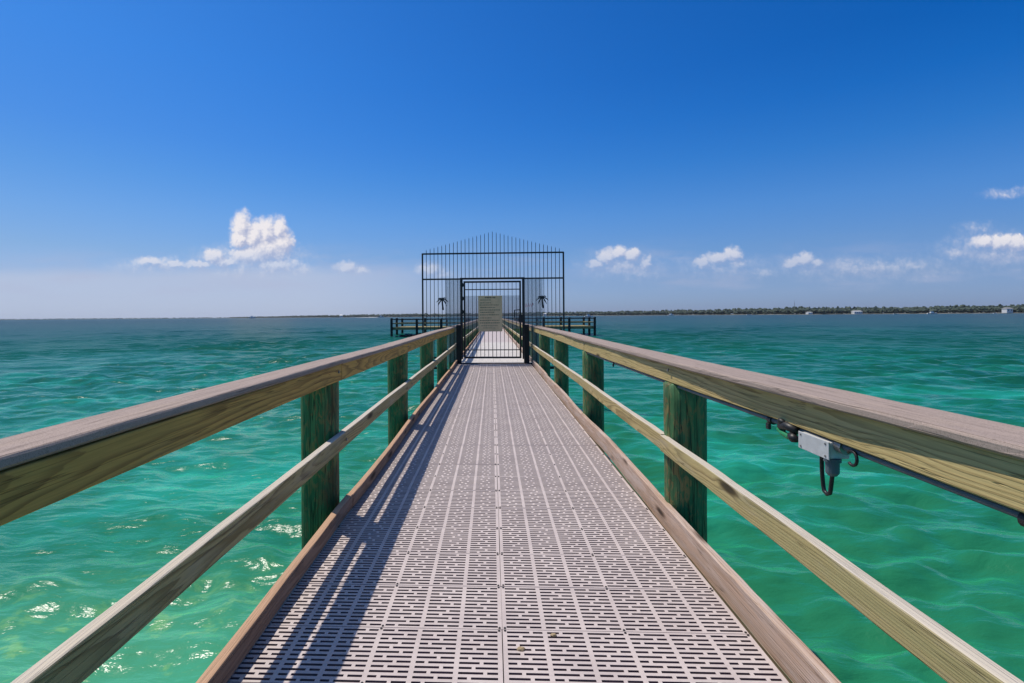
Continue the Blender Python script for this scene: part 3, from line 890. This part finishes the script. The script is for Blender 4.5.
def far_house(px, py_w, w_px, h_px, label, back=8, roofm=None):
    Z = shore_z(px)+back; s = Z/F
    x = far_x(px, Z); w = w_px*s; h = h_px*s
    h0 = 1.2
    r = thing('house', label, 'house', (x, Z, h0), 'houses on the far shore')
    mb = MB(); mb.box(x-w/2, x+w/2, Z, Z+9, h0-1.5, h0+h); part('wall', mb, M['white'], r)
    mb = MB(); mb.add([(x-w/2-.6, Z-.6, h0+h+.01), (x+w/2+.6, Z-.6, h0+h+.01), (x+w/2+.6, Z+9.6, h0+h+.01), (x-w/2-.6, Z+9.6, h0+h+.01), (x-w/2+1, Z+4.5, h0+h*1.4), (x+w/2-1, Z+4.5, h0+h*1.4)],
                      [(0,1,5,4),(2,3,4,5),(1,2,5),(3,0,4),(3,2,1,0)]); part('roof', mb, roofm or M['white'], r)
    mb = MB(); nw = max(2, int(w/3.5))
    for i in range(nw):
        xx = x-w/2 + w*(i+.5)/nw; mb.box(xx-.6, xx+.6, Z-.05, Z-.01, h0+h*.3, h0+h*.75)
    part('windows', mb, M['glass'], r)
far_house(858.5, 311, 7.5, 1.7, 'long low white house among trees on the far shore')
far_house(810.5, 311, 4.0, 1.1, 'small white house on the far shore below the radio mast')
far_house(1010, 311, 5.5, 3.2, 'tall white house with grey roof at the far right of the shore', roofm=M['roof'])
far_house(341, 317, 3, 1.6, 'small pale house on the distant shore left of the pier')
far_house(545, 314, 3, 1.6, 'small pale house on the far shore seen through the right fence wing')
# radio mast
px = 794.5; Z = shore_z(px)+60; x = far_x(px, Z); zt = (313.8-300.5)*Z/F+CAM_H
mast = thing('radio_mast', 'thin radio mast rising above the trees on the far shore', 'mast', (x, Z, 2))
mb = MB()
for dx, dy in ((-.9, -.5), (.9, -.5), (0, 1.0)): mb.tube([(x+dx, Z+dy, 1), (x+dx*.35, Z+dy*.35, zt*.8)], .16, 6)
for k in range(8):
    z = 3 + k*(zt*.75)/8; q = 1-.65*z/(zt*.8)
    mb.tube([(x-.9*q, Z-.5*q, z), (x+.9*q, Z-.5*q, z+2.4)], .10, 5); mb.tube([(x+.9*q, Z-.5*q, z), (x, Z+1.0*q, z+2.4)], .10, 5)
part('lattice', mb, M['steel'], mast)
mb = MB(); mb.tube([(x, Z, zt*.78), (x, Z, zt)], .14, 6); part('antenna', mb, M['steel'], mast)

# boats
def boat(px, Z, length, label, cabin=True, yaw=0, name='motor_boat', mastless=True):
    x = far_x(px, Z)
    r = thing(name, label, 'boat', (x, Z, WATER_Z), 'boats out on the bay')
    ca, sa = math.cos(yaw), math.sin(yaw)
    L_, W_, H_ = length, length*.32, length*.13
    st = [(-.5, .80, 0), (-.25, .98, 0), (.1, 1.0, .02), (.35, .72, .10), (.5, .04, .30)]
    vs = []
    for t, w_, up in st:
        for s, zz, k in ((-1, H_*(1+up*1.6), 1), (-1, -.3, .55), (1, -.3, .55), (1, H_*(1+up*1.6), 1)):
            vs.append((t*L_, s*W_/2*w_*k, zz))
    fs = [(i*4+k, (i+1)*4+k, (i+1)*4+k+1, i*4+k+1) for i in range(4) for k in range(3)]
    fs += [(i*4+3, (i+1)*4+3, (i+1)*4, i*4) for i in range(4)] + [(0,1,2,3), (19,18,17,16)]
    def T(mb):
        mb.v = [(x+a*ca-b*sa, Z+a*sa+b*ca, WATER_Z+c) for a, b, c in mb.v]; return mb
    mb = MB(); mb.add(vs, fs); part('hull', T(mb), M['white'], r)
    if cabin:
        mb = MB(); a_, b_, c_, d_ = .20*L_, .09*L_, W_*.46, W_*.16
        mb.add([(-a_,-c_,H_+.01),(a_,-c_,H_+.01),(a_,c_,H_+.01),(-a_,c_,H_+.01),(-a_*.8,-d_,H_*2.4),(b_,-d_,H_*2.4),(b_,d_,H_*2.4),(-a_*.8,d_,H_*2.4)], [(4,5,6,7),(0,1,5,4),(1,2,6,5),(2,3,7,6),(3,0,4,7)])
        part('cabin', T(mb), M['white'], r)
        mb = MB(); mb.add([(.145*L_+.06,-W_*.25,H_*1.75),(.145*L_+.06,W_*.25,H_*1.75),(.115*L_+.06,W_*.19,H_*2.2),(.115*L_+.06,-W_*.19,H_*2.2),(.135*L_,-W_*.25,H_*1.75),(.135*L_,W_*.25,H_*1.75),(.105*L_,W_*.19,H_*2.2),(.105*L_,-W_*.19,H_*2.2)], [(0,1,2,3),(7,6,5,4),(0,4,5,1),(1,5,6,2),(2,6,7,3),(3,7,4,0)]); part('windscreen', T(mb), M['glass'], r)
        mb = MB(); mb.cbox(-.24*L_, .10*L_, -W_*.36, W_*.36, H_*2.9, H_*3.05, .05)
        for a in (-.22, .08):
            for b in (-.3, .3): mb.box(a*L_-.05, a*L_+.05, b*W_-.05, b*W_+.05, H_*2.4 if a > -.16 and a < .16 else H_, H_*2.9)
        part('canopy', T(mb), M['white'], r)
    return r
boat(252, 1500, 20, 'white motor yacht far out on the left horizon', True, .1)
boat(381, 1500, 16, 'white speedboat with a wake left of the dock', True, .05)
boat(588.5, 560, 9, 'white boat with canopy just beyond the right end of the dock', True, .1)
boat(671, 1180, 14, 'white boat anchored off the shore in the middle of the right side', True, .2)
boat(749, 980, 9, 'small white boat close to the shore left of the radio mast', False)
boat(932, 800, 12, 'white boat moored near the right end of the far shore', True, -.2)
boat(896, 860, 8, 'low white boat right of the long white house', False)
boat(995, 780, 7, 'low white boat in front of the tall white house', False, .3)
boat(120, 1700, 10, 'tiny white boat on the horizon at the far left', True)
# wake of the speedboat
mb = MB(); Zw = 1490; xs = [far_x(px_, Zw) for px_ in np.linspace(355, 378, 24)]
vs = []
for i, x_ in enumerate(xs):
    t = i/23; h = .9*t*(.7+.5*random.random())+.12
    vs += [(x_, Zw-2.2*(1.3-t), WATER_Z-.05), (x_, Zw, WATER_Z+h), (x_, Zw+2.2*(1.3-t), WATER_Z-.05)]
mb.add(vs, [(i*3+k, (i+1)*3+k, (i+1)*3+k+1, i*3+k+1) for i in range(23) for k in range(2)])
o = mb.build('boat_wake', M['white']); tag(o, 'white foaming wake trailing behind the speedboat', 'wake', kind='stuff')

# ------------------------------------------------------------------ haze
mb = MB(); mb.box(-4700, 4700, -4700, 4700, WATER_Z-2.2, 46)
hm = bpy.data.materials.new('sea_haze'); hm.use_nodes = True; nt = hm.node_tree; nt.nodes.clear()
o_ = nt.nodes.new('ShaderNodeOutputMaterial'); pv = nt.nodes.new('ShaderNodeVolumePrincipled')
pv.inputs['Color'].default_value = (.80, .84, .93, 1); pv.inputs['Density'].default_value = .00004; pv.inputs['Anisotropy'].default_value = .2
nt.links.new(pv.outputs[0], o_.inputs['Volume'])
hz = mb.build('haze', hm); hz['kind'] = 'stuff'

# ------------------------------------------------------------------ sun and sky
SUN = Vector((-.44, .35, 1.0)).normalized()
elev = math.asin(SUN.z); rot = math.atan2(SUN.x, SUN.y)
sl = bpy.data.lights.new('sun', 'SUN'); sl.energy = 4.0; sl.angle = R(.53); sl.color = (1.0, .93, .82)
so = bpy.data.objects.new('sun', sl); COL.objects.link(so)
so.rotation_euler = SUN.to_track_quat('Z', 'Y').to_euler(); so.location = SUN*50

wd = bpy.data.worlds.new('World'); sc.world = wd; wd.use_nodes = True
nt = wd.node_tree; nt.nodes.clear(); N = NT(nt)
wo = N.n('ShaderNodeOutputWorld'); bg = N.n('ShaderNodeBackground'); N.link(bg.outputs[0], wo.inputs[0])
sky = N.n('ShaderNodeTexSky'); sky.sky_type = 'NISHITA'; sky.sun_disc = False
sky.sun_elevation = elev; sky.sun_rotation = rot; sky.altitude = 0; sky.air_density = 1.0; sky.dust_density = .6; sky.ozone_density = 2.5
geo = N.n('ShaderNodeTexCoord')
d = geo.outputs['Generated']
sp = N.n('ShaderNodeSeparateXYZ'); N.link(d, sp.inputs[0])
yy = N.math('MAXIMUM', sp.outputs[1], .05)
u = N.math('DIVIDE', sp.outputs[0], yy); v = N.math('DIVIDE', sp.outputs[2], yy)
uv = N.n('ShaderNodeCombineXYZ'); N.link(u, uv.inputs[0]); N.link(v, uv.inputs[1])
ahead = N.smooth(sp.outputs[1], .2, .4)

def cloud_group():
    g = bpy.data.node_groups.new('cumulus_field', 'ShaderNodeTree')
    g.interface.new_socket('P', in_out='INPUT', socket_type='NodeSocketVector')
    g.interface.new_socket('Density', in_out='OUTPUT', socket_type='NodeSocketFloat')
    G = NT(g); gi = G.n('NodeGroupInput'); go = G.n('NodeGroupOutput')
    P = gi.outputs[0]
    w1 = G.vmath('SCALE', G.vmath('SUBTRACT', G.noise(P, 45, 3, .55, col=True), (.5,.5,.5)), scale=.020)
    w2 = G.vmath('SCALE', G.vmath('SUBTRACT', G.noise(P, 130, 4, .6, col=True), (.5,.5,.5)), scale=.010)
    Q = G.vmath('ADD', G.vmath('ADD', P, w1), w2)
    puffs = [  # px, py, rx, ry, strength
        (242,226,11,15,1.0),(240,238,10,12,1.0),(254,236,13,17,1.0),(267,234,13,17,1.0),(278,230,9,13,1.0),(284,243,12,14,1.0),(266,250,26,16,1.0),(250,256,24,11,.95),
        (213,256,11,8,.9),(222,262,20,7,.85),(200,264,22,5,.75),(150,261,20,5,.75),(176,264,22,4,.7),(275,265,28,9,.8),(300,268,14,6,.5),
        (346,268,13,6,.75),(360,271,10,5,.6),(430,270,14,6,.7),(440,274,12,5,.6),
        (595,264,9,6,.9),(606,257,10,8,.95),(618,254,12,7,.95),(631,255,9,7,1.0),(645,263,8,7,.8),(620,265,24,8,.45),(640,272,22,9,.35),
        (703,262,9,6,.9),(717,259,12,7,1.0),(732,254,9,8,1.0),(738,264,9,6,.6),(762,273,14,6,.45),
        (792,264,8,5,.9),(804,259,11,7,1.0),(815,264,7,5,.7),
        (850,267,24,7,.45),(885,268,24,7,.5),(915,267,20,7,.45),(955,253,10,6,.4),
        (984,243,13,7,.9),(1002,242,14,8,1.0),(1018,244,14,9,1.0),(1040,244,22,10,1.0),(978,229,14,5,.12),(1003,194,16,4,.22),(1016,191,8,3,.14),
    ]
    puffs += [(250,262,60,17,.42),(160,266,50,8,.35),(620,267,42,13,.33),(722,268,44,11,.30),(806,268,30,10,.28),(885,270,80,12,.30),(1000,252,50,16,.30)]
    acc = None
    for px_, py_, rx, ry, s in puffs:
        bu, bv = bearing(px_, py_); d_ = G.vmath('SUBTRACT', Q, (bu, bv, 0))
        l_ = G.vmath('LENGTH', G.vmath('MULTIPLY', d_, (F/rx/1.25, F/ry/1.25, 0)))
        a = G.math('MULTIPLY', G.math('SUBTRACT', 1.0, l_), s)
        acc = a if acc is None else G.math('MAXIMUM', acc, a) if False else G.math('SMOOTH_MAX', acc, a, .12)
    vo = G.n('ShaderNodeTexVoronoi'); vo.feature = 'SMOOTH_F1'; vo.inputs['Scale'].default_value = 62; vo.inputs['Smoothness'].default_value = .35
    G.link(G.vmath('ADD', G.vmath('ADD', P, w1), G.vmath('SCALE', w2, scale=1.6)), vo.inputs['Vector'])
    vo2 = G.n('ShaderNodeTexVoronoi'); vo2.feature = 'SMOOTH_F1'; vo2.inputs['Scale'].default_value = 150; vo2.inputs['Smoothness'].default_value = .35
    G.link(G.vmath('ADD', P, w2), vo2.inputs['Vector'])
    acc = G.math('ADD', acc, .10)
    ins = G.math('MULTIPLY_ADD', acc, 2.2, .10, clamp=True)
    acc = G.math('ADD', acc, G.math('MULTIPLY', G.math('MULTIPLY', ins, .30), G.math('SUBTRACT', .48, vo.outputs['Distance'])))
    acc = G.math('ADD', acc, G.math('MULTIPLY', G.math('MULTIPLY', ins, .20), G.math('SUBTRACT', .42, vo2.outputs['Distance'])))
    G.link(acc, go.inputs[0])
    return g
cg = cloud_group()
def dens(vec):
    n_ = N.n('ShaderNodeGroup'); n_.node_tree = cg; N.link(vec, n_.inputs[0]); return n_.outputs[0]
d0 = dens(uv.outputs[0])
d1 = dens(N.vmath('ADD', uv.outputs[0], (-.007, .010, 0)))
alpha = N.math('MULTIPLY', N.smooth(d0, .0, .62), ahead)
shade = N.math('MULTIPLY_ADD', N.math('SUBTRACT', d0, d1), 1.9, .55, clamp=True)

# --- air: the Nishita sky, its blue deepened by the polarised view, paling to a lilac haze layer at the sea
el = N.math('ARCSINE', sp.outputs[2])
az = N.n('ShaderNodeMath', operation='ARCTAN2'); N.link(sp.outputs[0], az.inputs[0]); N.link(sp.outputs[1], az.inputs[1])
side = N.math('MULTIPLY_ADD', az.outputs[0], .84/R(88), .5, clamp=True)      # 0 towards the sun side, 1 where the sky is most polarised
pos = N.math('DIVIDE', el, R(60))
E = lambda d_: d_/60
tl = N.ramp(pos, [(0.0,(.47,.63,1.14)), (E(4.2),(.52,.60,.88)), (E(6.5),(.46,.60,.84)), (E(9.7),(.40,.62,.90)), (E(13.6),(.31,.61,.95)), (E(17.4),(.25,.59,1.02)), (E(24.5),(.20,.61,1.12)), (E(33),(.16,.56,1.10)), (1.0,(1.25,1.22,1.2))])
tr = N.ramp(pos, [(0.0,(.42,.60,1.25)), (E(3.5),(.42,.57,1.0)), (E(6.7),(.38,.60,1.0)), (E(10.7),(.28,.63,1.10)), (E(15.4),(.11,.56,1.11)), (E(19.8),(.03,.48,1.08)), (E(24.1),(.006,.42,1.02)), (E(33),(.01,.42,1.0)), (1.0,(1.25,1.22,1.2))])
tint = N.mix(side, tl, tr)  # both ramps end in a neutral, brightened zenith, added out of view as shadow fill
skyc = N.mix(1.0, sky.outputs[0], tint, 'MULTIPLY')
# low stratus / haze bank on the left under the big cumulus
bn = N.noise(N.vmath('MULTIPLY', uv.outputs[0], (6, 40, 0)), 1.0, 3, .5)
vb = N.math('ADD', v, N.math('MULTIPLY', N.math('SUBTRACT', bn, .5), .02))
bank = N.math('MULTIPLY', N.math('SUBTRACT', 1.0, N.smooth(vb, .080, .112)), N.math('SUBTRACT', 1.0, N.smooth(u, -.40, .05)))
bank = N.math('MULTIPLY', N.math('MULTIPLY', bank, ahead), .72)
SCL = 9.0      # the sky texture is physically bright; the background strength brings it down
skyc = N.mix(bank, skyc, tuple(c*SCL for c in (.49,.56,.73)))
# thin milky veil low over the right side
vn = N.noise(N.vmath('MULTIPLY', uv.outputs[0], (5, 26, 0)), 1.0, 5, .6)
veil = N.math('MULTIPLY', N.smooth(vn, .42, .72), N.math('MULTIPLY', N.smooth(v, .03, .06), N.math('SUBTRACT', 1.0, N.smooth(v, .09, .16))))
skyc = N.mix(N.math('MULTIPLY', N.math('MULTIPLY', veil, ahead), .34), skyc, tuple(c*SCL for c in (.44,.48,.66)))
ccol = N.mix(shade, tuple(c*SCL for c in (.44,.48,.66)), tuple(c*SCL for c in (.88,.84,.86)))
lowfade = N.smooth(v, .07, .155)
ccol = N.mix(N.math('MULTIPLY', N.math('SUBTRACT', 1.0, lowfade), .55), ccol, skyc)
skyc = N.mix(N.math('MULTIPLY', alpha, N.math('MULTIPLY_ADD', lowfade, .35, .62)), skyc, ccol)
N.link(skyc, bg.inputs['Color'])
bg.inputs['Strength'].default_value = .11

# ------------------------------------------------------------------ camera
cd = bpy.data.cameras.new('camera'); cam = bpy.data.objects.new('camera', cd); COL.objects.link(cam)
cd.sensor_width = 36; cd.lens = F/1024*36
cam.location = (CAM_X, 0, CAM_H)
cam.rotation_euler = CAM_ROT.to_euler()
pp = 492 - F*math.tan(YAW)
cd.shift_x = (512-pp)/1024; cd.shift_y = -(341.5-316.0)/1024
cd.clip_start = .05; cd.clip_end = 20000
sc.camera = cam

sc.render.engine = 'CYCLES'
sc.view_settings.view_transform = 'Standard'; sc.view_settings.look = 'None'
sc.view_settings.exposure = 0; sc.view_settings.gamma = 1
sc.cycles.use_denoising = True
try: sc.cycles.denoiser = 'OPENIMAGEDENOISE'
except Exception: pass
sc.cycles.max_bounces = 6; sc.cycles.diffuse_bounces = 3; sc.cycles.glossy_bounces = 3; sc.cycles.transparent_max_bounces = 12; sc.cycles.volume_bounces = 1
sc.cycles.sample_clamp_indirect = 6; sc.cycles.sample_clamp_direct = 1.1
sc.cycles.caustics_reflective = False; sc.cycles.caustics_refractive = False
